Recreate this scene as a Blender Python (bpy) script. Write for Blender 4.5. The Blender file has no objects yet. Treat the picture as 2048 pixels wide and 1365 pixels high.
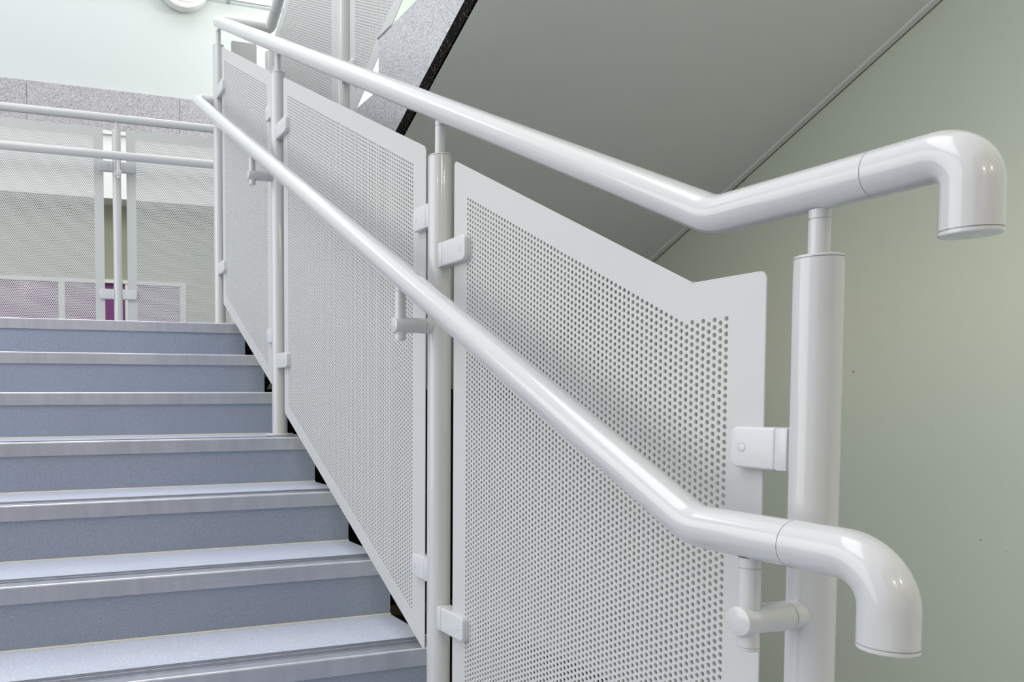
import bpy, bmesh, math
import numpy as np
from mathutils import Vector, Matrix

C = bpy.context.scene.collection
ZC = 1.22                      # camera height above the lower floor
XB = 0.875                     # plane of the near balustrade
RISE, GO = 0.155, 0.302
Y0, H0 = 3.531, 0.330 + ZC     # top nosing and landing level
SL = RISE / GO

# ------------------------------------------------------------------ helpers
def link(o, parent=None):
    C.objects.link(o)
    if parent is not None:
        o.parent = parent
        o.matrix_parent_inverse = Matrix.Translation(-parent.location)
    return o

def empty(name, loc, label, cat, group=None):
    o = bpy.data.objects.new(name, None)
    o.location = loc
    o.empty_display_size = 0.05
    C.objects.link(o)
    o['label'] = label
    o['category'] = cat
    if group:
        o['group'] = group
    return o

def wparent(o, parent):
    """parent keeping world coordinates (meshes are written in world space)"""
    o.parent = parent
    off = Vector((0, 0, 0))
    p = parent
    while p is not None:
        off += p.location
        p = p.parent
    o.location = -off if o.type == 'MESH' and not o.get('_local') else o.location
    return o

def finish(name, bm, mat, parent=None, smooth=False, angle=35):
    me = bpy.data.meshes.new(name)
    bmesh.ops.recalc_face_normals(bm, faces=bm.faces)
    if smooth:
        for f in bm.faces:
            f.smooth = True
        lim = math.radians(angle)
        for e in bm.edges:
            if len(e.link_faces) == 2:
                e.smooth = e.calc_face_angle(0) < lim
    bm.to_mesh(me)
    bm.free()
    # put the object's origin at its own centre
    n = len(me.vertices)
    co = np.empty(n * 3, dtype=np.float32)
    me.vertices.foreach_get('co', co)
    co = co.reshape(-1, 3)
    c = (co.min(0) + co.max(0)) / 2
    co -= c
    me.vertices.foreach_set('co', co.ravel())
    me.update()
    me.materials.append(mat)
    o = bpy.data.objects.new(name, me)
    C.objects.link(o)
    w = Vector(c.tolist())
    if parent is not None:
        o.parent = parent
        off = Vector((0, 0, 0))
        p = parent
        while p is not None:
            off += p.location
            p = p.parent
        w = w - off
    o.location = w
    return o

def box(bm, a, b, bevel=0.0, seg=2):
    ret = bmesh.ops.create_cube(bm, size=1.0)
    vs = ret['verts']
    s = [abs(b[i] - a[i]) for i in range(3)]
    c = [(a[i] + b[i]) / 2 for i in range(3)]
    for v in vs:
        v.co = Vector((v.co.x * s[0] + c[0], v.co.y * s[1] + c[1], v.co.z * s[2] + c[2]))
    if bevel > 0:
        es = list({e for v in vs for e in v.link_edges})
        bmesh.ops.bevel(bm, geom=es, offset=bevel, segments=seg, profile=0.5, affect='EDGES')
    return bm

def struct(name, bm, mat, parent=None, **k):
    o = finish(name, bm, mat, parent, **k)
    if parent is None:
        o['kind'] = 'structure'
    return o

def fillet(points, radii, n=14):
    pts = [Vector(p) for p in points]
    out = [pts[0]]
    for i in range(1, len(pts) - 1):
        r = radii[i - 1]
        a = (pts[i - 1] - pts[i]).normalized()
        b = (pts[i + 1] - pts[i]).normalized()
        ang = a.angle(b)
        t = r / math.tan(ang / 2)
        p1 = pts[i] + a * t
        cen = pts[i] + (a + b).normalized() * (r / math.sin(ang / 2))
        u = (p1 - cen)
        w = (pts[i] + b * t) - cen
        tot = u.angle(w)
        for k in range(n + 1):
            f = k / n
            v = (u * math.sin((1 - f) * tot) + w * math.sin(f * tot)) / math.sin(tot)
            out.append(cen + v)
    out.append(pts[-1])
    return out

def sweep(bm, path, rad, seg=40, caps=True, grooves=()):
    """round tube through path; grooves = distances from the start where a joint line is cut"""
    P = [Vector(p) for p in path]
    d = [0.0]
    for i in range(1, len(P)):
        d.append(d[-1] + (P[i] - P[i - 1]).length)
    L = d[-1]
    def at(s):
        s = max(0, min(L, s))
        for i in range(1, len(P)):
            if s <= d[i] + 1e-9:
                f = (s - d[i - 1]) / max(1e-9, d[i] - d[i - 1])
                return P[i - 1].lerp(P[i], f)
        return P[-1]
    st = [(s, rad) for s in d]
    for g in grooves:
        st = [q for q in st if abs(q[0] - g) > 0.0012]
        st += [(g - 0.0008, rad), (g - 0.0004, rad - 0.0014), (g + 0.0004, rad - 0.0014), (g + 0.0008, rad)]
    st.sort()
    pts = [at(s) for s, _ in st]
    tang = []
    for i in range(len(pts)):
        a = pts[max(0, i - 1)]
        b = pts[min(len(pts) - 1, i + 1)]
        tang.append((b - a).normalized())
    t0 = tang[0]
    ref = Vector((0, 0, 1)) if abs(t0.z) < 0.9 else Vector((1, 0, 0))
    n = (ref - t0 * ref.dot(t0)).normalized()
    rings = []
    for i, p in enumerate(pts):
        t = tang[i]
        n = (n - t * n.dot(t)).normalized()
        b = t.cross(n)
        r = st[i][1]
        rings.append([bm.verts.new(p + (n * math.cos(2 * math.pi * k / seg) + b * math.sin(2 * math.pi * k / seg)) * r) for k in range(seg)])
    for i in range(len(rings) - 1):
        for k in range(seg):
            bm.faces.new((rings[i][k], rings[i][(k + 1) % seg], rings[i + 1][(k + 1) % seg], rings[i + 1][k]))
    if caps:
        bm.faces.new(rings[0][::-1])
        bm.faces.new(rings[-1])
    return bm

def lathe(bm, prof, base, axis=(0, 0, 1), seg=40):
    """prof = [(radius, height)...] turned round axis from base"""
    ax = Vector(axis).normalized()
    ref = Vector((1, 0, 0)) if abs(ax.x) < 0.9 else Vector((0, 0, 1))
    n = (ref - ax * ref.dot(ax)).normalized()
    b = ax.cross(n)
    base = Vector(base)
    rings = []
    for r, h in prof:
        if r < 1e-6:
            rings.append([bm.verts.new(base + ax * h)])
        else:
            rings.append([bm.verts.new(base + ax * h + (n * math.cos(2 * math.pi * k / seg) + b * math.sin(2 * math.pi * k / seg)) * r) for k in range(seg)])
    for i in range(len(rings) - 1):
        A, B = rings[i], rings[i + 1]
        for k in range(seg):
            if len(A) == 1:
                bm.faces.new((A[0], B[k], B[(k + 1) % seg]))
            elif len(B) == 1:
                bm.faces.new((A[k], A[(k + 1) % seg], B[0]))
            else:
                bm.faces.new((A[k], A[(k + 1) % seg], B[(k + 1) % seg], B[k]))
    if len(rings[0]) > 1:
        bm.faces.new(rings[0][::-1])
    if len(rings[-1]) > 1:
        bm.faces.new(rings[-1])
    return bm

def extrude_poly(bm, pts2, x0, x1):
    """polygon in (y, z) extruded along x"""
    A = [bm.verts.new((x0, y, z)) for y, z in pts2]
    B = [bm.verts.new((x1, y, z)) for y, z in pts2]
    n = len(pts2)
    fs = [bm.faces.new(A), bm.faces.new(B[::-1])]
    for i in range(n):
        bm.faces.new((A[i], B[i], B[(i + 1) % n], A[(i + 1) % n]))
    bmesh.ops.triangulate(bm, faces=fs)
    return bm

def saw_body(bm, steps, zbot, x0, x1):
    """steps = [(ya, yb, ztop)...] solid under a stepped top with bottom zbot(y)"""
    for ya, yb_, zt in steps:
        c = []
        for x in (x0, x1):
            c.append([bm.verts.new((x, ya, zbot(ya))), bm.verts.new((x, yb_, zbot(yb_))), bm.verts.new((x, yb_, zt)), bm.verts.new((x, ya, zt))])
        A, B = c
        bm.faces.new(A)
        bm.faces.new(B[::-1])
        for i in range(4):
            bm.faces.new((A[i], B[i], B[(i + 1) % 4], A[(i + 1) % 4]))
    return bm

# ------------------------------------------------------------------ materials
def new_mat(name):
    m = bpy.data.materials.new(name)
    m.use_nodes = True
    nt = m.node_tree
    b = nt.nodes['Principled BSDF']
    return m, nt, b

def mixcol(nt, fac, a, b):
    n = nt.nodes.new('ShaderNodeMix')
    n.data_type = 'RGBA'
    if isinstance(fac, float):
        n.inputs[0].default_value = fac
    else:
        nt.links.new(fac, n.inputs[0])
    for s, v in ((6, a), (7, b)):
        if isinstance(v, tuple):
            n.inputs[s].default_value = (*v, 1)
        else:
            nt.links.new(v, n.inputs[s])
    return n.outputs[2]

def noise(nt, scale, detail=2.0, rough=0.5, vec=None, dist=0.0):
    n = nt.nodes.new('ShaderNodeTexNoise')
    n.inputs['Scale'].default_value = scale
    n.inputs['Detail'].default_value = detail
    n.inputs['Roughness'].default_value = rough
    n.inputs['Distortion'].default_value = dist
    if vec is not None:
        nt.links.new(vec, n.inputs['Vector'])
    return n.outputs['Fac']

def wpos(nt, scale=(1, 1, 1)):
    g = nt.nodes.new('ShaderNodeNewGeometry')
    mp = nt.nodes.new('ShaderNodeMapping')
    mp.inputs['Scale'].default_value = scale
    nt.links.new(g.outputs['Position'], mp.inputs['Vector'])
    return mp.outputs['Vector']

def ramp(nt, fac, lo, hi):
    n = nt.nodes.new('ShaderNodeMapRange')
    n.inputs['From Min'].default_value = lo
    n.inputs['From Max'].default_value = hi
    nt.links.new(fac, n.inputs['Value'])
    return n.outputs['Result']

def bump(nt, b, h, strength, dist=0.001):
    n = nt.nodes.new('ShaderNodeBump')
    n.inputs['Strength'].default_value = strength
    n.inputs['Distance'].default_value = dist
    nt.links.new(h, n.inputs['Height'])
    nt.links.new(n.outputs['Normal'], b.inputs['Normal'])

def paint(name, col, rough=0.3, coat=0.0, bumpy=0.0, var=0.03, vs=6.0, spec=0.5):
    m, nt, b = new_mat(name)
    v = wpos(nt)
    f = noise(nt, vs, 3.0, 0.6, v)
    dark = tuple(c * (1 - var) for c in col)
    light = tuple(min(1, c * (1 + var)) for c in col)
    nt.links.new(mixcol(nt, f, dark, light), b.inputs['Base Color'])
    b.inputs['Roughness'].default_value = rough
    b.inputs['Specular IOR Level'].default_value = spec
    b.inputs['Coat Weight'].default_value = coat
    b.inputs['Coat Roughness'].default_value = 0.06
    if bumpy > 0:
        bump(nt, b, noise(nt, 160, 3, 0.6, v), bumpy, 0.0006)
    return m

M = {}
M['tube'] = paint('glossy_light_grey_powder_coat', (0.51, 0.515, 0.515), 0.27, 0.8, 0.0, 0.01)
M['panel'] = paint('satin_light_grey_panel_coat', (0.515, 0.522, 0.515), 0.42, 0.08, 0.0, 0.012)
M['clamp'] = paint('light_grey_clamp_coat', (0.56, 0.57, 0.58), 0.36, 0.25, 0.0, 0.01)
M['wall_green'] = paint('sage_green_wall_paint', (0.715, 0.79, 0.68), 0.42, 0.0, 0.12, 0.025, 2.2)
M['wall_far'] = paint('pale_mint_wall_paint', (0.56, 0.60, 0.595), 0.6, 0.0, 0.05, 0.02, 1.5)
M['white_plaster'] = paint('white_plaster', (0.86, 0.86, 0.85), 0.6, 0.0, 0.03, 0.02)
M['olive'] = paint('olive_grey_wall_paint', (0.34, 0.35, 0.25), 0.6)
M['dark'] = paint('recess_shade_black', (0.006, 0.006, 0.006), 0.9, spec=0.1)  # near-black base stands in for the lack of light under the landing
M['brown'] = paint('dark_brown_skirting', (0.09, 0.07, 0.045), 0.6)
M['beige'] = paint('beige_wall_paint', (0.34, 0.29, 0.22), 0.6)
M['purple'] = paint('purple_door_lacquer', (0.20, 0.05, 0.19), 0.6)
M['lilac'] = paint('greyed_purple_lacquer', (0.30, 0.19, 0.30), 0.6)
M['frame_white'] = paint('white_frame_paint', (0.78, 0.78, 0.76), 0.4)
M['soffit'] = paint('grey_soffit_paint', (0.69, 0.71, 0.695), 0.55, 0.0, 0.16, 0.03, 3.0)
M['trim'] = paint('pale_grey_trim_paint', (0.90, 0.91, 0.89), 0.4)
M['lamp_body'] = paint('white_lamp_plastic', (0.80, 0.79, 0.79), 0.4)
M['caulk'] = paint('cream_sealant', (0.62, 0.58, 0.50), 0.7)
M['joint'] = paint('dark_grey_joint', (0.16, 0.17, 0.13), 0.8)
M['seam'] = paint('dark_shadow_gap', (0.02, 0.02, 0.02), 0.9)
M['floor_dark'] = paint('shade_darkened_floor', (0.035, 0.022, 0.018), 0.95, spec=0.1)  # shade on the floor beside the stairs, put into its base colour

m, nt, b = new_mat('galvanised_conduit')
b.inputs['Base Color'].default_value = (0.62, 0.65, 0.64, 1)
b.inputs['Metallic'].default_value = 0.85
b.inputs['Roughness'].default_value = 0.35
M['conduit'] = m

m, nt, b = new_mat('lamp_diffuser')
b.inputs['Base Color'].default_value = (0.85, 0.80, 0.78, 1)
b.inputs['Emission Color'].default_value = (1.0, 0.86, 0.84, 1)
b.inputs['Emission Strength'].default_value = 0.25
b.inputs['Roughness'].default_value = 0.4
M['diffuser'] = m

# blue-grey safety vinyl with light and dark flecks
def vinyl(name, base, rough, spec):
    m, nt, b = new_mat(name)
    v = wpos(nt)
    big = noise(nt, 5.0, 3, 0.6, v)
    col = mixcol(nt, big, tuple(c * 0.94 for c in base), tuple(c * 1.06 for c in base))
    f1 = noise(nt, 520.0, 1, 0.5, v)
    f2 = noise(nt, 610.0, 1, 0.5, wpos(nt, (1.1, 0.9, 1.05)))
    fac = ramp(nt, f1, 0.60, 0.74)
    col = mixcol(nt, fac, col, tuple(min(1, c * 2.1 + 0.02) for c in base))
    fac2 = ramp(nt, f2, 0.60, 0.76)
    col = mixcol(nt, fac2, col, tuple(c * 0.42 for c in base))
    nt.links.new(col, b.inputs['Base Color'])
    b.inputs['Roughness'].default_value = rough
    b.inputs['Specular IOR Level'].default_value = spec
    bump(nt, b, f1, 0.15, 0.0004)
    return m
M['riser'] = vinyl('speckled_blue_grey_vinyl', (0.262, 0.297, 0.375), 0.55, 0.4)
M['tread'] = vinyl('sheen_paled_tread_vinyl', (0.50, 0.54, 0.64), 0.42, 0.6)  # riser vinyl again, its grazing sheen put into a paler base colour

# brushed aluminium, streaks along the nosing
def alu(name, base, rough, sc=(2.0, 60, 120)):
    m, nt, b = new_mat(name)
    v = wpos(nt, sc)
    f = noise(nt, 3.0, 4, 0.65, v)
    g = noise(nt, 4.0, 3, 0.6, wpos(nt, (6, 1.2, 1.2)))
    c = mixcol(nt, f, tuple(x * 0.88 for x in base), tuple(min(1, x * 1.1) for x in base))
    c = mixcol(nt, ramp(nt, g, 0.35, 0.75), c, tuple(x * 0.84 for x in base))
    nt.links.new(c, b.inputs['Base Color'])
    b.inputs['Metallic'].default_value = 0.6
    b.inputs['Roughness'].default_value = rough
    return m
M['alu'] = alu('brushed_aluminium', (0.475, 0.495, 0.575), 0.40)
M['alu_edge'] = alu('polished_aluminium_edge', (0.80, 0.80, 0.85), 0.3)
M['grip'] = alu('grooved_grey_grip_strip', (0.25, 0.27, 0.31), 0.5)

# terrazzo
def terrazzo(name, dark, light, lo, hi, rough=0.5, sc=330.0, spec=0.4):
    m, nt, b = new_mat(name)
    v = wpos(nt)
    vo = nt.nodes.new('ShaderNodeTexVoronoi')
    vo.inputs['Scale'].default_value = sc
    nt.links.new(v, vo.inputs['Vector'])
    sep = nt.nodes.new('ShaderNodeSeparateColor')
    nt.links.new(vo.outputs['Color'], sep.inputs['Color'])
    f = ramp(nt, sep.outputs['Red'], lo, hi)
    c = mixcol(nt, f, dark, light)
    big = noise(nt, 7.0, 3, 0.6, v)
    if spec > 0.1:
        c = mixcol(nt, ramp(nt, big, 0.2, 1.5), c, tuple(x * 0.9 for x in light))
    nt.links.new(c, b.inputs['Base Color'])
    b.inputs['Roughness'].default_value = rough
    b.inputs['Specular IOR Level'].default_value = spec
    return m
M['terrazzo'] = terrazzo('pale_grey_terrazzo', (0.17, 0.175, 0.19), (0.58, 0.59, 0.61), 0.0, 0.75)
M['terrazzo_black'] = terrazzo('rough_black_terrazzo', (0.0025, 0.0025, 0.0025), (0.20, 0.18, 0.15), 0.93, 1.0, 0.8, 420.0, 0.05)
M['granite'] = terrazzo('grey_speckled_granite', (0.12, 0.12, 0.135), (0.52, 0.50, 0.53), -0.1, 0.75, 0.45, 210.0)

# ------------------------------------------------------------------ perforated sheet
def perforated(name, ulo, uhi, top, bot, kinks, field, pitch, sides, to3, mat, parent, rc=0.012, th=0.0022, cw=None):
    """sheet in (u, v); top/bot are functions of u; field = (u0, u1, margin_top, margin_bottom) of the hole field.
    Holes on a 60 degree lattice whose columns run along v."""
    cw = cw or pitch * math.sqrt(3) / 2
    fu0, fu1, mt, mb = field
    ncol = max(0, int(round((fu1 - fu0) / cw)))
    phase = (top(fu0 + cw / 2) - field[2]) % pitch
    cells = []                    # centre, column width, pitch
    def corner(u):
        d = min(u - ulo, uhi - u)
        if d >= rc:
            return 0.0
        d = max(0.0, d)
        return rc - math.sqrt(max(0.0, rc * rc - (rc - d) ** 2))
    T = lambda u: top(u) - corner(u)
    B = lambda u: bot(u) + corner(u)
    us = {ulo, uhi}
    for k in range(1, 7):
        a = rc * (1 - math.cos(k / 6 * math.pi / 2))
        us.add(ulo + a)
        us.add(uhi - a)
    for k in range(ncol + 1):
        us.add(fu0 + k * cw)
    fend = fu0 + ncol * cw
    for kk in kinks:
        if not (fu0 < kk < fend):
            us.add(kk)
    us = sorted(us)
    polys = []
    for a, bb in zip(us[:-1], us[1:]):
        mid = (a + bb) / 2
        if bb - a < 1e-7:
            continue
        if ncol and fu0 - 1e-6 < mid < fend + 1e-6:
            ci = int((mid - fu0) / cw)
            off = (0.5 if ci % 2 else 0.0) * pitch + phase
            zlo, zhi = bot(mid) + mb, top(mid) - mt
            j0 = math.ceil((zlo - off) / pitch - 0.02)
            j1 = math.floor((zhi - off) / pitch + 0.02)
            if j1 >= j0:
                c0, c1 = off + (j0 - 0.5) * pitch, off + (j1 + 0.5) * pitch
                for j in range(j0, j1 + 1):
                    cells.append((mid, off + j * pitch))
                kin = [k for k in kinks if a < k < bb]
                polys.append([(a, B(a)), (bb, B(bb)), (bb, c0), (a, c0)])
                up = [(a, c1), (bb, c1), (bb, T(bb))] + [(k, T(k)) for k in kin] + [(a, T(a))]
                polys.append(up)
                continue
        polys.append([(a, B(a)), (bb, B(bb)), (bb, T(bb)), (a, T(a))])
    V, F, Ln = [], [], []
    nv = 0
    for side, w in ((0, th / 2), (1, -th / 2)):
        for p in polys:
            ids = list(range(nv, nv + len(p)))
            V += [(u, v, w) for u, v in p]
            F += ids if side == 0 else ids[::-1]
            Ln.append(len(p))
            nv += len(p)
    # rim
    rim = [(u, B(u)) for u in us] + [(u, T(u)) for u in reversed(us)]
    n = len(rim)
    e = 0.0008
    half = len(us)
    out = []
    for i, (u, v) in enumerate(rim):
        du = -e if abs(u - ulo) < 1e-6 else (e if abs(u - uhi) < 1e-6 else 0.0)
        dv = -e if i < half else e
        out.append((u + du, v + dv))
    for i in range(n):
        k = (i + 1) % n
        for (pa, wa, pb, wb) in ((rim, th / 2, out, th / 2 - e), (out, th / 2 - e, out, -th / 2 + e), (out, -th / 2 + e, rim, -th / 2)):
            V += [(*pa[i], wa), (*pb[i], wb), (*pb[k], wb), (*pa[k], wa)]
            F += [nv, nv + 1, nv + 2, nv + 3]
            Ln.append(4)
            nv += 4
    V = np.array(V, dtype=np.float32)
    F = np.array(F, dtype=np.int64)
    Ln = np.array(Ln, dtype=np.int64)
    if cells:
        r = pitch * 0.322
        h, q = cw / 2, pitch / 2
        outer = [(h, 0), (h, q), (0, q), (-h, q), (-h, 0), (-h, -q), (0, -q), (h, -q)]
        inner = [(r * math.cos(2 * math.pi * k / sides), r * math.sin(2 * math.pi * k / sides)) for k in range(sides)]
        nloc = 8 + sides
        tv = [(x, y, th / 2) for x, y in outer + inner] + [(x, y, -th / 2) for x, y in outer + inner]
        tf, tl = [], []
        st = sides // 8
        for i in range(8):
            i2 = (i + 1) % 8
            inn = [8 + ((i * st + s) % sides) for s in range(st, -1, -1)]
            # inner angles: outer i sits at angle i*45deg
            f = [i, i2] + inn
            tf += f
            tl.append(len(f))
            g = [x + nloc for x in f][::-1]
            tf += g
            tl.append(len(g))
        for k in range(sides):
            k2 = (k + 1) % sides
            tf += [8 + k, 8 + k + nloc, 8 + k2 + nloc, 8 + k2]
            tl.append(4)
        tv = np.array(tv, dtype=np.float32)
        tf = np.array(tf, dtype=np.int64)
        tl = np.array(tl, dtype=np.int64)
        cc = np.array(cells, dtype=np.float32)
        N = len(cc)
        allv = np.repeat(tv[None], N, 0)
        allv[:, :, 0] += cc[:, 0:1]
        allv[:, :, 1] += cc[:, 1:2]
        allf = (tf[None] + (np.arange(N) * len(tv))[:, None] + nv).ravel()
        V = np.concatenate([V, allv.reshape(-1, 3)])
        F = np.concatenate([F, allf])
        Ln = np.concatenate([Ln, np.tile(tl, N)])
    W = to3(V)
    c = (W.min(0) + W.max(0)) / 2
    W = W - c
    me = bpy.data.meshes.new(name)
    me.vertices.add(len(W))
    me.vertices.foreach_set('co', W.astype(np.float32).ravel())
    me.loops.add(len(F))
    me.loops.foreach_set('vertex_index', F.astype(np.int32))
    me.polygons.add(len(Ln))
    starts = np.concatenate([[0], np.cumsum(Ln)[:-1]]).astype(np.int32)
    me.polygons.foreach_set('loop_start', starts)
    me.polygons.foreach_set('use_smooth', np.zeros(len(Ln), dtype=bool))
    me.update(calc_edges=True)
    me.materials.append(mat)
    o = bpy.data.objects.new(name, me)
    C.objects.link(o)
    w = Vector([float(x) for x in c])
    o.parent = parent
    o.location = w - parent.location
    return o

def plane_x(X):           # u = y, v = z
    return lambda V: np.stack([X - V[:, 2], V[:, 0], V[:, 1]], 1)
def plane_y(Y):           # u = z, v = x   (hole rows run along x)
    return lambda V: np.stack([V[:, 1], Y - V[:, 2], V[:, 0]], 1)

# ------------------------------------------------------------------ balustrade parts
RP = 0.0257                # post and rail radius
def post(parent, x, y, zb, zt, zrail, on_floor=True, label=None):
    h = zt - zb
    bm = bmesh.new()
    lathe(bm, [(RP, 0.006), (RP, h - 0.0042), (RP - 0.0014, h - 0.0038), (RP - 0.0014, h - 0.003)], (x, y, zb))
    p = finish('post', bm, M['tube'], parent, True)
    bm = bmesh.new()
    lathe(bm, [(RP, 0), (RP, 0.0018), (RP - 0.0012, 0.003), (RP - 0.004, 0.0034)], (x, y, zt - 0.003))
    finish('post_cap', bm, M['tube'], p, True)
    bm = bmesh.new()
    zs = zt
    L = zrail - 0.0245 - zs
    lathe(bm, [(0.0114, 0), (0.0114, L - 0.0118), (0.0104, L - 0.0114), (0.0104, L - 0.0106), (0.0114, L - 0.0102), (0.0114, L)], (x, y, zs), seg=28)
    finish('rail_support_pin', bm, M['tube'], p, True)
    if on_floor:
        bm = bmesh.new()
        lathe(bm, [(0.050, 0), (0.050, 0.0065), (0.0485, 0.008), (0.02, 0.008)], (x, y, zb))
        finish('base_plate', bm, M['tube'], p, True)
    return p

def clamp(parent, x, y, z, dirv, length=0.10, th=0.034, hgt=0.052, face=-1):
    """panel clamp growing out of the post surface; dirv = unit (x,y), face = side its cap button faces"""
    bm = bmesh.new()
    s0, s1, s2 = 0.022, 0.0375, length
    box(bm, (s0, -th / 2, -hgt / 2), (s1, th / 2, hgt / 2), 0.0022, 2)
    box(bm, (s1 - 0.002, -th / 2 + 0.0018, -hgt / 2 + 0.0018), (s1 + 0.002, th / 2 - 0.0018, hgt / 2 - 0.0018))
    bm2 = bmesh.new()
    box(bm2, (s1 + 0.0009, -th / 2, -hgt / 2), (s2, th / 2, hgt / 2))
    es = [e for e in bm2.edges if all(abs(v.co.x - s2) < 1e-6 for v in e.verts) and abs(e.verts[0].co.y - e.verts[1].co.y) > 1e-4]
    bmesh.ops.bevel(bm2, geom=es, offset=0.0115, segments=7, profile=0.5, affect='EDGES')
    bmesh.ops.bevel(bm2, geom=[e for e in bm2.edges if e.calc_face_angle(0) > 0.6], offset=0.0036, segments=4, profile=0.5, affect='EDGES', clamp_overlap=True)
    me = bpy.data.meshes.new('t'); bm2.to_mesh(me); bm2.free(); bm.from_mesh(me); bpy.data.meshes.remove(me)
    dx, dy = dirv
    for v in bm.verts:
        a, t, zz = v.co
        v.co = Vector((x + dx * a + dy * t, y + dy * a + dx * t, z + zz))
    o = finish('panel_clamp', bm, M['clamp'], parent, True, 40)
    # cap button on the face towards the viewer
    a = s2 - 0.0185
    t = face * th / 2
    base = Vector((x + dx * a + dy * t, y + dy * a + dx * t, z))
    n = Vector((dy * face, dx * face, 0))
    bm = bmesh.new()
    lathe(bm, [(0.0050, -0.001), (0.0050, 0.0002), (0.0047, 0.0003), (0.0, 0.0003)], base, n, 28)
    finish('clamp_button', bm, M['clamp'], o, True)
    bm = bmesh.new()
    lathe(bm, [(0.0056, -0.001), (0.0056, 0.00012), (0.0, 0.00012)], base, n, 28)
    finish('button_ring', bm, M['seam_grey'], o, True)
    return o

def bracket(parent, x, y, z, xpin, zr, dirv=(-1, 0)):
    """arm from the post to under the handrail, with a vertical pin"""
    dx, dy = dirv
    L = abs(xpin) + 0.0165
    bm = bmesh.new()
    base = Vector((x, y, z))
    lathe(bm, [(0.0168, 0.018), (0.0168, 0.0378), (0.0156, 0.0382), (0.0156, 0.039), (0.0168, 0.0394),
               (0.0168, L - 0.002), (0.0162, L - 0.0006), (0.015, L)], base, (dx, dy, 0), 40)
    o = finish('handrail_bracket', bm, M['tube'], parent, True)
    bm = bmesh.new()
    px, py = x + dx * abs(xpin), y + dy * abs(xpin)
    zb = z - 0.034
    H = zr - 0.0245 - zb
    lathe(bm, [(0.0108, 0), (0.0118, 0.0008), (0.0118, 0.003), (0.0108, 0.0034), (0.0108, 0.004), (0.0118, 0.0044), (0.0118, H - 0.0124), (0.0108, H - 0.012),
               (0.0108, H - 0.0112), (0.0118, H - 0.0108), (0.0118, H)], (px, py, zb), seg=28)
    finish('bracket_pin', bm, M['tube'], o, True)
    return o

def end_cap(parent, p, axis, r=RP):
    bm = bmesh.new()
    lathe(bm, [(r - 0.0014, -0.001), (r - 0.0014, 0.0006), (r, 0.0008), (r, 0.0040), (r - 0.0012, 0.0052), (r - 0.003, 0.0054)], p, axis)
    return finish('end_cap', bm, M['tube'], parent, True)

m, nt, b = new_mat('clamp_ring_shadow')
b.inputs['Base Color'].default_value = (0.30, 0.30, 0.31, 1)
M['seam_grey'] = m

# =================================================================== LOWER FLIGHT
XR, XL = 0.962, -0.96
NS = 10
stair = empty('staircase', (0.3, 0.81, 0.0), 'lower stair flight with speckled blue grey risers and silver metal nosings, climbing to the landing', 'staircase')
stair.location = (0.3, 0.0, 0.0)
# solid body (side faces seen from the well)
bm = bmesh.new()
zb_ = lambda y: max(0.0, H0 - 0.34 - SL * (Y0 + 0.03 - y))
saw_body(bm, [(Y0 - GO * n + 0.012, Y0 - GO * (n - 1) + 0.012 if n else Y0 + 0.033, H0 - RISE * n - 0.006) for n in range(NS)], zb_, XL, XR)
finish('stair_body', bm, M['terrazzo'], stair)
for n in range(NS):
    yn, zn = Y0 - GO * n, H0 - RISE * n
    # riser below this nosing
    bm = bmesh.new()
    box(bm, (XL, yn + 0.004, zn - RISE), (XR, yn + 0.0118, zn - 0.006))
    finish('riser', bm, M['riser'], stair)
    # nosing: lip, bright edge, grooved top
    bm = bmesh.new()
    box(bm, (XL, yn - 0.001, zn - 0.042), (XR, yn + 0.0038, zn - 0.0025), 0.0006, 1)
    for a, b_ in ((0.002, 0.030), (0.037, 0.060), (0.063, 0.088)):
        box(bm, (XL, yn + a, zn - 0.0045), (XR, yn + b_, zn + 0.0012), 0.0004, 1)
    no = finish('nosing', bm, M['alu'], stair)
    no['label'] = 'brushed silver metal nosing'
    bm = bmesh.new()
    sweep(bm, [(XL, yn + 0.0012, zn - 0.0012), (XR, yn + 0.0012, zn - 0.0012)], 0.0030, 12)
    finish('nosing_edge', bm, M['alu_edge'], no, True)
    bm = bmesh.new()
    box(bm, (XL, yn + 0.004, zn - 0.0042), (XR, yn + 0.0875, zn + 0.0005))
    for k in range(5):
        y = yn + 0.0395 + k * 0.0044
        box(bm, (XL, y, zn + 0.0002), (XR, y + 0.0024, zn + 0.0017))
        y = yn + 0.0655 + k * 0.0044
        box(bm, (XL, y, zn + 0.0002), (XR, y + 0.0024, zn + 0.0017))
    finish('grip_strip', bm, M['grip'], no)
    if n > 0:
        bm = bmesh.new()
        box(bm, (XL, yn + 0.088, zn - 0.0058), (XR, yn + GO + 0.004, zn + 0.0004))
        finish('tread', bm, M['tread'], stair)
        bm = bmesh.new()
        sweep(bm, [(XL, yn + GO + 0.002, zn + 0.001), (XR, yn + GO + 0.002, zn + 0.001)], 0.0036, 8)
        finish('sealant_line', bm, M['caulk'], stair, True)

# =================================================================== LANDING (structure)
XW = 2.385
YLE = 5.02
bm = bmesh.new()
box(bm, (XL - 0.6, Y0 + 0.034, H0 - 0.34), (XW, YLE, H0 - 0.004))
struct('floor', bm, M['terrazzo_black'])['label'] = 'stair landing slab'
bm = bmesh.new()
box(bm, (XL - 0.6, Y0 + 0.09, H0 - 0.004), (XW, YLE, H0))
struct('floor_covering', bm, M['tread'])
bpy.data.objects['floor_covering'].name = 'floor.001'
# lower floor
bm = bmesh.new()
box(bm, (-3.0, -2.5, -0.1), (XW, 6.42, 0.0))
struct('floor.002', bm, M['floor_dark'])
bm = bmesh.new()
box(bm, (-3.0, -2.5, 0.0), (XW, 0.9, 0.004))
struct('floor.003', bm, M['tread'])

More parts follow.
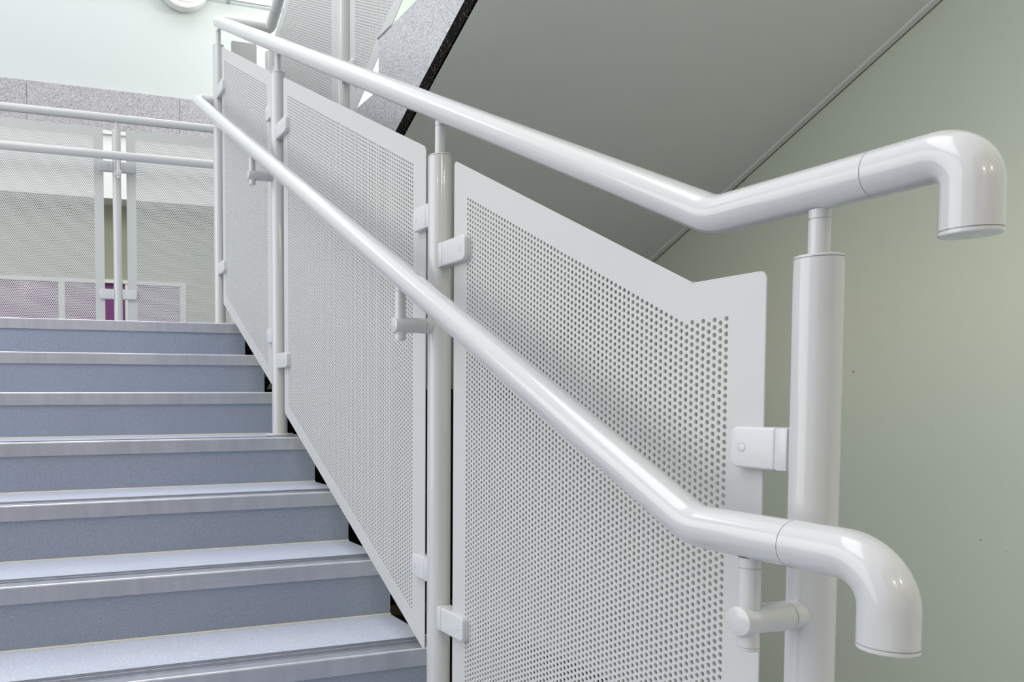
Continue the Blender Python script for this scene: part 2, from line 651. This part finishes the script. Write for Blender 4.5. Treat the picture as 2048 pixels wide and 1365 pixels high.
# =================================================================== NEAR BALUSTRADE
bal = empty('balustrade', (XB, 0.697, 0.0), 'light grey balustrade with perforated panels and two round rails, climbing the near stair flight', 'balustrade')
def Zr1(y): return 0.581 + 0.5168 * (y - 1.51) + ZC        # guard rail axis
def Zr2(y): return 0.42 + 0.5185 * (y - 1.892) + ZC        # handrail axis
YP = [0.697, 1.593, 2.757, 3.637]
ZT = [0.162 + ZC, 0.526 + ZC, 1.134 + ZC, 1.582 + ZC]
ZB = [0.0, H0 - 7 * RISE + 0.002, H0 - 3 * RISE + 0.002, H0 + 0.001]
ZK1 = 0.239 + ZC
ZR = [ZK1, Zr1(1.593), Zr1(2.757), Zr1(3.637) - 0.004]
posts = [post(bal, XB, YP[i], ZB[i], ZT[i], ZR[i]) for i in range(4)]

# guard rail: elbow end, level piece, raked piece, return across the well, up the next flight
X2 = 1.125
YR = 3.655
ZRET = Zr1(3.655) + 0.008
yk = 1.51 + (ZK1 - ZC - 0.581) / 0.5168
path = fillet([(XB, 0.6335, ZK1), (XB, yk, ZK1), (XB, YR, ZRET), (X2 - 0.075, YR, ZRET)], [0.085, 0.034])
bm = bmesh.new()
sweep(bm, path, RP, 48)
rail = finish('guard_rail', bm, M['tube'], bal, True)
bm = bmesh.new()
path = fillet([(XB, 0.6326, ZK1), (XB, 0.5385, ZK1), (XB, 0.5385, 0.161 + ZC)], [0.0345], 20)
sweep(bm, path, RP, 56)
el = finish('end_elbow', bm, M['tube'], rail, True)
end_cap(el, (XB, 0.5385, 0.1605 + ZC), (0, 0, -1))
# dark hairline in the joint
bm = bmesh.new()
lathe(bm, [(RP - 0.0006, -0.002), (RP - 0.0006, 0.002)], (XB, 0.63305, ZK1), (0, 1, 0), 48)
finish('joint_line', bm, M['seam_grey'], rail, True)

# handrail on brackets
XH = 0.780
ZK2 = -0.158 + ZC
yk2 = 1.892 + (ZK2 - ZC - 0.42) / 0.5185
YT = 3.672
path = fillet([(XH, 0.6425, ZK2), (XH, yk2, ZK2), (XH, YT, Zr2(YT)), (XB - 0.0, YT - 0.02, Zr2(YT) - 0.002)], [0.078, 0.032])
bm = bmesh.new()
sweep(bm, path, RP, 48, grooves=[])
hr = finish('handrail', bm, M['tube'], bal, True)
bm = bmesh.new()
path = fillet([(XH, 0.6416, ZK2), (XH, 0.5405, ZK2), (XH, 0.5405, -0.2375 + ZC)], [0.046], 20)
sweep(bm, path, RP, 56)
el = finish('end_elbow', bm, M['tube'], hr, True)
end_cap(el, (XH, 0.5405, -0.238 + ZC), (0, 0, -1))
bm = bmesh.new()
lathe(bm, [(RP - 0.0006, -0.002), (RP - 0.0006, 0.002)], (XH, 0.64205, ZK2), (0, 1, 0), 48)
finish('joint_line', bm, M['seam_grey'], hr, True)
bracket(bal, XB, YP[0], -0.2545 + ZC, XB - XH, ZK2)
bracket(bal, XB, YP[1], 0.156 + ZC, XB - XH, Zr2(YP[1]))
bracket(bal, XB, YP[2], 0.774 + ZC, XB - XH, Zr2(YP[2]))

# panels
PT = 0.0101
LT = lambda y: 0.562 + 0.5155 * (y - 1.656) + ZC
LT1 = lambda y: 1.172 + 0.5231 * (y - 2.845) + ZC
LB = lambda y: -0.585 + 0.5160 * (y - 1.658) + ZC
# panel 3 with the kinked top
T3 = lambda y: (0.155 + ZC) if y <= 0.882 else 0.155 + ZC + (y - 0.882) * (0.497 - 0.155) / (1.529 - 0.882)
B3 = lambda y: max(LB(y), 0.13)
kb = 1.658 + (0.13 - ZC + 0.585) / 0.516
kb3 = [0.882] + ([kb] if 0.764 < kb < 1.529 else [])
perforated('perforated_panel', 0.7655, 1.529, T3, B3, kb3, (0.8195, 1.4825, 0.0535, 0.06), PT, 16, plane_x(XB), M['panel'], bal, 0.010, cw=PT / 2 / ((0.497 - 0.155) / (1.529 - 0.882)))
perforated('perforated_panel', 1.6575, 2.692, LT, lambda y: LB(y), [], (1.718, 2.650, 0.0555, 0.048), PT, 8, plane_x(XB), M['panel'], bal, 0.010, cw=PT / 2 / 0.5155)
perforated('perforated_panel', 2.842, 3.572, LT1, lambda y: 0.056 + 0.513 * (y - 2.857) + ZC, [], (2.884, 3.530, 0.058, 0.052), PT, 8, plane_x(XB), M['panel'], bal, 0.010, cw=PT / 2 / 0.5231)
# clamps: (post, direction, z, length)
for i, d, z, L in ((0, 1, -0.064, 0.104), (0, 1, -0.86, 0.104),
                   (1, -1, 0.306, 0.132), (1, -1, -0.483, 0.132), (1, 1, 0.402, 0.100), (1, 1, -0.388, 0.100),
                   (2, -1, 0.922, 0.132), (2, -1, 0.130, 0.132), (2, 1, 1.020, 0.100), (2, 1, 0.225, 0.100),
                   (3, -1, 1.365, 0.132), (3, -1, 0.582, 0.132)):
    clamp(bal, XB, YP[i], z + ZC, (0, d), L, face=-1 if d > 0 else 1)

# =================================================================== UPPER FLIGHT
XS = 1.065
def soff(y): return 1.8703 - 0.5132 * y + ZC
up = empty('staircase', (1.7, 3.5, H0), 'upper stair flight overhead with smooth grey underside and pale terrazzo side above a black strip', 'staircase')
NU = 9
yend = 3.537 - GO * NU
steps = [(3.537, 3.60, H0)] + [(3.537 - GO * (k + 1), 3.537 - GO * k, H0 + RISE * (k + 1)) for k in range(NU)]
XW2 = XW - 0.004
bm = bmesh.new()
saw_body(bm, steps, lambda y: soff(y) + 0.050, XS, XS + 0.006)
finish('stringer_side', bm, M['terrazzo'], up)['label'] = 'stepped pale grey speckled side'
bm = bmesh.new()
saw_body(bm, [(yend, 3.60, 0)], lambda y: soff(y), XS, XS + 0.006)
bm.verts.ensure_lookup_table()
for v in bm.verts:
    if abs(v.co.z) < 1e-6:
        v.co.z = soff(v.co.y) + 0.050
finish('stringer_strip', bm, M['terrazzo_black'], up)['label'] = 'rough black speckled lower edge'
bm = bmesh.new()
saw_body(bm, [(a_, b_, z_ - 0.006) for a_, b_, z_ in steps], soff, XS + 0.006, XW2)
finish('soffit', bm, M['soffit'], up)['label'] = 'smooth painted grey underside'
for k in range(NU):
    yk_ = 3.537 - GO * k
    zt = H0 + RISE * (k + 1)
    bm = bmesh.new()
    box(bm, (XS + 0.006, yk_ - GO, zt - 0.006), (XW2, yk_, zt + 0.001))
    finish('tread', bm, M['tread'], up)
    bm = bmesh.new()
    box(bm, (XS - 0.002, yk_ - 0.09, zt - 0.002), (XW2, yk_ + 0.006, zt + 0.003), 0.0008, 1)
    finish('nosing', bm, M['grip'], up)
# trim where soffit meets the wall
bm = bmesh.new()
extrude_poly(bm, [(3.60, soff(3.60) - 0.0025), (3.60, soff(3.60) + 0.02), (yend, soff(yend) + 0.02), (yend, soff(yend) - 0.0025)], 2.350, 2.3585)
struct('trim_1', bm, M['trim'])

bm = bmesh.new()
extrude_poly(bm, [(3.60, soff(3.60) - 0.0012), (3.60, soff(3.60) + 0.02), (yend, soff(yend) + 0.02), (yend, soff(yend) - 0.0012)], 2.3822, 2.3855)
struct('trim_5', bm, M['joint'])

# upper flight balustrade
bal2 = empty('balustrade', (X2, 2.762, H0), 'light grey perforated balustrade standing on the terrazzo sided upper flight, behind the near guard rail', 'balustrade')
YQ = [3.655, 2.762, 1.60]
ZBQ = [H0 + 0.001, H0 + 3 * RISE + 0.004, H0 + 7 * RISE + 0.004]
def Zu(y): return ZRET + (3.655 - y) * 0.565
ZTQ = [1.592 + ZC, Zu(2.762) - 0.098, Zu(1.60) - 0.098]
for i in range(3):
    post(bal2, X2, YQ[i], ZBQ[i], ZTQ[i], Zu(YQ[i]) - (0.004 if i == 0 else 0))
path = fillet([(X2 - 0.074, YR, ZRET), (X2, YR, ZRET), (X2, 1.35, Zu(1.35))], [0.030])
bm = bmesh.new()
sweep(bm, path, RP, 40, grooves=[0.16])
ur = finish('guard_rail', bm, M['tube'], bal2, True)
bm = bmesh.new()
lathe(bm, [(RP - 0.0006, -0.002), (RP - 0.0006, 0.002)], (X2 - 0.0745, YR, ZRET), (1, 0, 0), 40)
finish('joint_line', bm, M['seam_grey'], ur, True)
# rake panels
UT = lambda y: 1.7247 + ZC - (y - 3.422) * 0.5328
UB = lambda y: 1.210 + ZC - (y - 2.2865) * 0.58
perforated('perforated_panel', 2.835, 3.588, UT, lambda y: 0.86 + ZC - (y - 2.835) * 0.56, [], (2.878, 3.530, 0.060, 0.06), PT, 8, plane_x(X2), M['panel'], bal2, 0.010, cw=PT / 2 / 0.5328)
perforated('perforated_panel', 1.68, 2.697, lambda y: UT(y), UB, [], (1.735, 2.652, 0.060, 0.060), PT, 8, plane_x(X2), M['panel'], bal2, 0.010, cw=PT / 2 / 0.5328)
# solid narrow panel across the well
perforated('solid_panel', 1.02 + ZC, 1.617 + ZC, lambda u: 1.055, lambda u: 0.937, [], (0, 0, 0, 0), PT, 8, plane_y(3.646), M['panel'], bal2, 0.008)
for i, d, z, L in ((1, -1, 1.150, 0.120), (1, 1, 1.02, 0.095), (0, -1, 1.465, 0.12), (0, -1, 0.75, 0.12)):
    clamp(bal2, X2, YQ[i], z + ZC, (0, d), L, face=(-1 if d > 0 else 1))
for z in (1.40, 1.1):
    clamp(bal2, X2, YQ[0], z + ZC, (-1, 0), 0.092, face=-1)

# =================================================================== LANDING BALUSTRADE
YL = 4.92
lb = empty('balustrade', (0.567, YL, H0), 'light grey perforated balustrade with two level rails along the back edge of the landing', 'balustrade')
post(lb, 0.567, YL, H0 + 0.001, 1.578 + ZC, 1.638 + ZC)
bm = bmesh.new()
sweep(bm, [(-0.95, YL, 1.638 + ZC), (1.32, YL, 1.638 + ZC)], RP * 0.93, 32)
finish('guard_rail', bm, M['tube'], lb, True)
bm = bmesh.new()
sweep(bm, [(-0.95, YL - 0.095, 1.397 + ZC), (1.32, YL - 0.095, 1.397 + ZC)], RP * 0.93, 32)
finish('handrail', bm, M['tube'], lb, True)
bracket(lb, 0.567, YL, 1.300 + ZC, 0.095, 1.397 + ZC, (0, -1))
post(lb, 1.37, YL, H0 + 0.001, 1.578 + ZC, 1.638 + ZC)
zt, zb = 1.578 + ZC, H0 + 0.06
PL = 0.0114
perforated('perforated_panel', zb, zt, lambda u: 0.490, lambda u: -0.60, [], (zb + 0.05, zt - 0.052, 0.056, 0.055), PL, 8, plane_y(YL), M['panel'], lb, 0.010)
perforated('perforated_panel', zb, zt, lambda u: 1.30, lambda u: 0.6235, [], (zb + 0.05, zt - 0.052, 0.055, 0.056), PL, 8, plane_y(YL), M['panel'], lb, 0.010)
for d in (-1, 1):
    for z in (1.357, 0.614):
        clamp(lb, 0.567, YL, z + ZC, (d, 0), 0.108, hgt=0.058, face=-1)

# =================================================================== WALLS
bm = bmesh.new()
box(bm, (XW, -2.5, 0.0), (XW + 0.15, 5.02, 5.2))
struct('wall_right', bm, M['wall_green'])
m = M['wall_green']
nt = m.node_tree
bs = nt.nodes['Principled BSDF']
src = bs.inputs['Base Color'].links[0].from_socket
def spot(src, p, r, col, soft=0.6):
    g = nt.nodes.new('ShaderNodeNewGeometry')
    d = nt.nodes.new('ShaderNodeVectorMath'); d.operation = 'DISTANCE'
    nt.links.new(g.outputs['Position'], d.inputs[0])
    d.inputs[1].default_value = p
    nz = noise(nt, 90, 3, 0.7, g.outputs['Position'])
    a = nt.nodes.new('ShaderNodeMath'); a.operation = 'MULTIPLY_ADD'
    nt.links.new(nz, a.inputs[0]); a.inputs[1].default_value = r * 2.2
    nt.links.new(d.outputs['Value'], a.inputs[2])
    f = ramp(nt, a.outputs[0], r * 2.3, r * 2.3 - r * soft)
    return mixcol(nt, f, src, col)
src = spot(src, (2.385, 2.19, 0.757 + ZC), 0.012, (0.22, 0.09, 0.05))
src = spot(src, (2.385, 2.215, 0.738 + ZC), 0.008, (0.30, 0.17, 0.11))
src = spot(src, (2.385, 1.777, 0.073 + ZC), 0.0035, (0.42, 0.22, 0.08))
for p_ in ((1.42, -0.38), (1.36, -0.40), (1.30, -0.395), (1.55, -0.10), (1.25, 0.62)):
    src = spot(src, (2.385, p_[0], p_[1] + ZC), 0.002, (0.25, 0.24, 0.19))
nt.links.new(src, bs.inputs['Base Color'])
# back of the space under the landing, its darkness put into the colour
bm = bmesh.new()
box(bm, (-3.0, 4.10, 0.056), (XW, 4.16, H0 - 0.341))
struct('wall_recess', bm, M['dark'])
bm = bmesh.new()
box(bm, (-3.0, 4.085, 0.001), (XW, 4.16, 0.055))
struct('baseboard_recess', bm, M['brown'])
# far wall above the granite band
YF = 6.2
bm = bmesh.new()
box(bm, (-4.0, YF + 0.02, 1.967 + ZC), (5.2, YF + 0.24, 5.6))
struct('wall_far', bm, M['wall_far'])
bm = bmesh.new()
xs = [-4.0, -2.1, -1.003, 0.0903, 1.1832, 2.276, 3.37, 5.2]
for a, b_ in zip(xs[:-1], xs[1:]):
    box(bm, (a + 0.0012, YF - 0.012, 1.967 + ZC), (b_ - 0.0012, YF + 0.02, 2.264 + ZC), 0.0012, 1)
struct('trim_2', bm, M['granite'])
bm = bmesh.new()
box(bm, (-4.0, YF, 1.479 + ZC), (5.2, YF + 0.7, 1.967 + ZC))
struct('wall_bulkhead', bm, M['white_plaster'])
bm = bmesh.new()
box(bm, (-4.0, YF - 0.02, 1.940 + ZC), (5.2, YF, 1.9665 + ZC), 0.001, 1)
struct('trim_3', bm, M['frame_white'])
YO = 6.42
bm = bmesh.new()
box(bm, (-4.0, YO, 0.911 + ZC), (5.2, YO + 0.1, 1.479 + ZC))
box(bm, (1.262, YO, 0.0), (5.2, YO + 0.1, 0.911 + ZC))
struct('wall_lower', bm, M['olive'])
bm = bmesh.new()
box(bm, (-2.0, YO - 0.02, 0.884 + ZC), (1.262, YO + 0.02, 0.911 + ZC))
struct('trim_4', bm, M['frame_white'])
def door(n, x0, x1, mat):
    bm = bmesh.new()
    box(bm, (x0, YO + 0.005, 0.0), (x1, YO + 0.045, 0.884 + ZC))
    d = struct('door_%d' % n, bm, mat)
    bm = bmesh.new()
    box(bm, (x1, YO - 0.015, 0.0), (x1 + 0.045, YO + 0.05, 0.884 + ZC), 0.002, 1)
    finish('door_frame', bm, M['frame_white'], d)
door(1, -0.95, 0.297, M['purple'])
door(2, 0.342, 0.79, M['purple'])
door(3, 0.835, 1.217, M['lilac'])
# wall going back past the stair on the right
bm = bmesh.new()
box(bm, (5.2, 5.02, 0), (5.35, 6.6, 5.6))
struct('wall_side', bm, M['wall_far'])

# unseen wall added behind the viewer to brown the reflections in the tubes
bm = bmesh.new()
box(bm, (-3.0, -2.65, 0.0), (XW + 0.15, -2.5, 5.2))
struct('wall_back', bm, M['beige'])

# wall lamp
lamp = empty('wall_lamp', (1.223, YF + 0.02, 3.112 + ZC), 'round white bulkhead lamp on the pale wall at the upper left', 'lamp')
bm = bmesh.new()
lathe(bm, [(0.170, 0), (0.198, 0.004), (0.200, 0.05), (0.190, 0.072), (0.166, 0.080), (0.152, 0.078)], (1.223, YF + 0.02, 3.112 + ZC), (0, -1, 0), 64)
finish('lamp_body', bm, M['lamp_body'], lamp, True)
bm = bmesh.new()
lathe(bm, [(0.153, 0.070), (0.153, 0.084), (0.136, 0.096), (0.09, 0.106), (0.045, 0.110), (0.0, 0.111)], (1.223, YF + 0.02, 3.112 + ZC), (0, -1, 0), 64)
finish('lamp_diffuser', bm, M['diffuser'], lamp, True)

pipe = empty('conduit', (1.9, YF - 0.02, 3.05 + ZC), 'thin galvanised conduit clipped along the pale wall beside the round lamp', 'pipe')
bm = bmesh.new()
sweep(bm, [(0.2, YF - 0.012, 3.052 + ZC), (3.6, YF - 0.012, 3.052 + ZC)], 0.0105, 20)
finish('tube', bm, M['conduit'], pipe, True)
for x in (1.575, 2.5):
    bm = bmesh.new()
    lathe(bm, [(0.0155, -0.012), (0.0155, 0.012)], (x, YF - 0.012, 3.050 + ZC), (1, 0, 0), 24)
    box(bm, (x - 0.01, YF - 0.012, 3.040 + ZC), (x + 0.01, YF + 0.02, 3.060 + ZC))
    finish('pipe_clip', bm, M['conduit'], pipe, True)

# =================================================================== LIGHT
w = bpy.data.worlds.new('World')
bpy.context.scene.world = w
w.use_nodes = True
bg = w.node_tree.nodes['Background']
wn = w.node_tree
tc = wn.nodes.new('ShaderNodeTexCoord')
sx = wn.nodes.new('ShaderNodeSeparateXYZ')
wn.links.new(tc.outputs['Generated'], sx.inputs[0])
wr = ramp(wn, sx.outputs['Z'], -0.25, 0.35)
wn.links.new(mixcol(wn, wr, (0.30, 0.29, 0.27), (0.95, 0.97, 1.0)), bg.inputs['Color'])
bg.inputs['Strength'].default_value = 1.15

def area(name, loc, target, sx, sy, power, col):
    l = bpy.data.lights.new(name, 'AREA')
    l.shape = 'RECTANGLE'
    l.size, l.size_y = sx, sy
    l.energy = power
    l.color = col
    o = bpy.data.objects.new(name, l)
    o.location = loc
    o.rotation_euler = (Vector(target) - Vector(loc)).to_track_quat('-Z', 'Y').to_euler()
    C.objects.link(o)
    return o
area('skylight', (-1.4, 1.6, 5.4), (0.4, 1.9, 0.6), 2.2, 4.5, 105, (0.93, 0.95, 1.0))
area('far_right_fill', (3.2, 5.3, 4.6), (2.8, 6.2, 3.6), 1.6, 0.4, 44, (1.0, 0.97, 0.88))  # unseen light added to brighten the far wall on the right
area('left_fill', (-3.6, 2.9, 2.2), (2.2, 1.3, 1.1), 4.6, 3.6, 84, (0.98, 0.99, 1.0))  # broad soft fill added from the left, no window is modelled
area('far_overhead_fill', (0.4, 5.55, 5.5), (0.4, 5.7, 1.0), 5.0, 0.8, 42, (0.97, 0.98, 1.0))  # extra overhead light added to lift the far wall and landing rails

o = area('wall_streak_light', (-2.7, -1.9, 2.95), (2.385, 1.42, 0.27 + ZC), 1.5, 0.06, 0.22, (1.0, 0.72, 0.42))  # narrow warm beam added to draw the streak on the green wall
o.data.spread = math.radians(9)

def lamp_point(name, loc, power, col, r):
    l = bpy.data.lights.new(name, 'POINT')
    l.energy = power
    l.color = col
    l.shadow_soft_size = r
    o = bpy.data.objects.new(name, l)
    o.location = loc
    C.objects.link(o)
lamp_point('stair_lamp', (0.1, -2.2, 2.75), 24, (1.0, 0.90, 0.76), 0.10)
lamp_point('stair_lamp', (1.6, -2.2, 2.75), 24, (1.0, 0.90, 0.76), 0.10)

# =================================================================== CAMERA
yaw, pitch, roll = 0.3350562541018069, -0.04345119105536042, -0.0034929755353293023
F = 0.8127023467688137 * 2000
cy, sy = math.cos(yaw), math.sin(yaw)
cp, sp = math.cos(pitch), math.sin(pitch)
cr, sr = math.cos(roll), math.sin(roll)
fw = Vector((sy * cp, cy * cp, sp))
r0 = Vector((cy, -sy, 0))
u0 = r0.cross(fw)
rt = r0 * cr + u0 * sr
upv = u0 * cr - r0 * sr
mat = Matrix((rt, upv, -fw)).transposed().to_4x4()
mat.translation = Vector((0, 0, ZC))
cam = bpy.data.cameras.new('camera')
cam.sensor_width = 36.0
cam.sensor_fit = 'HORIZONTAL'
cam.lens = F / 2048 * 36.0
cam.shift_x = 420.0 / 2048
cam.shift_y = 184.47 / 2048
cam.clip_start = 0.02
co = bpy.data.objects.new('camera', cam)
C.objects.link(co)
co.matrix_world = mat
bpy.context.scene.camera = co

vs = bpy.context.scene.view_settings
vs.view_transform = 'Standard'
vs.look = 'None'
vs.exposure = 0.04
vs.gamma = 1.0
vs.use_curve_mapping = False
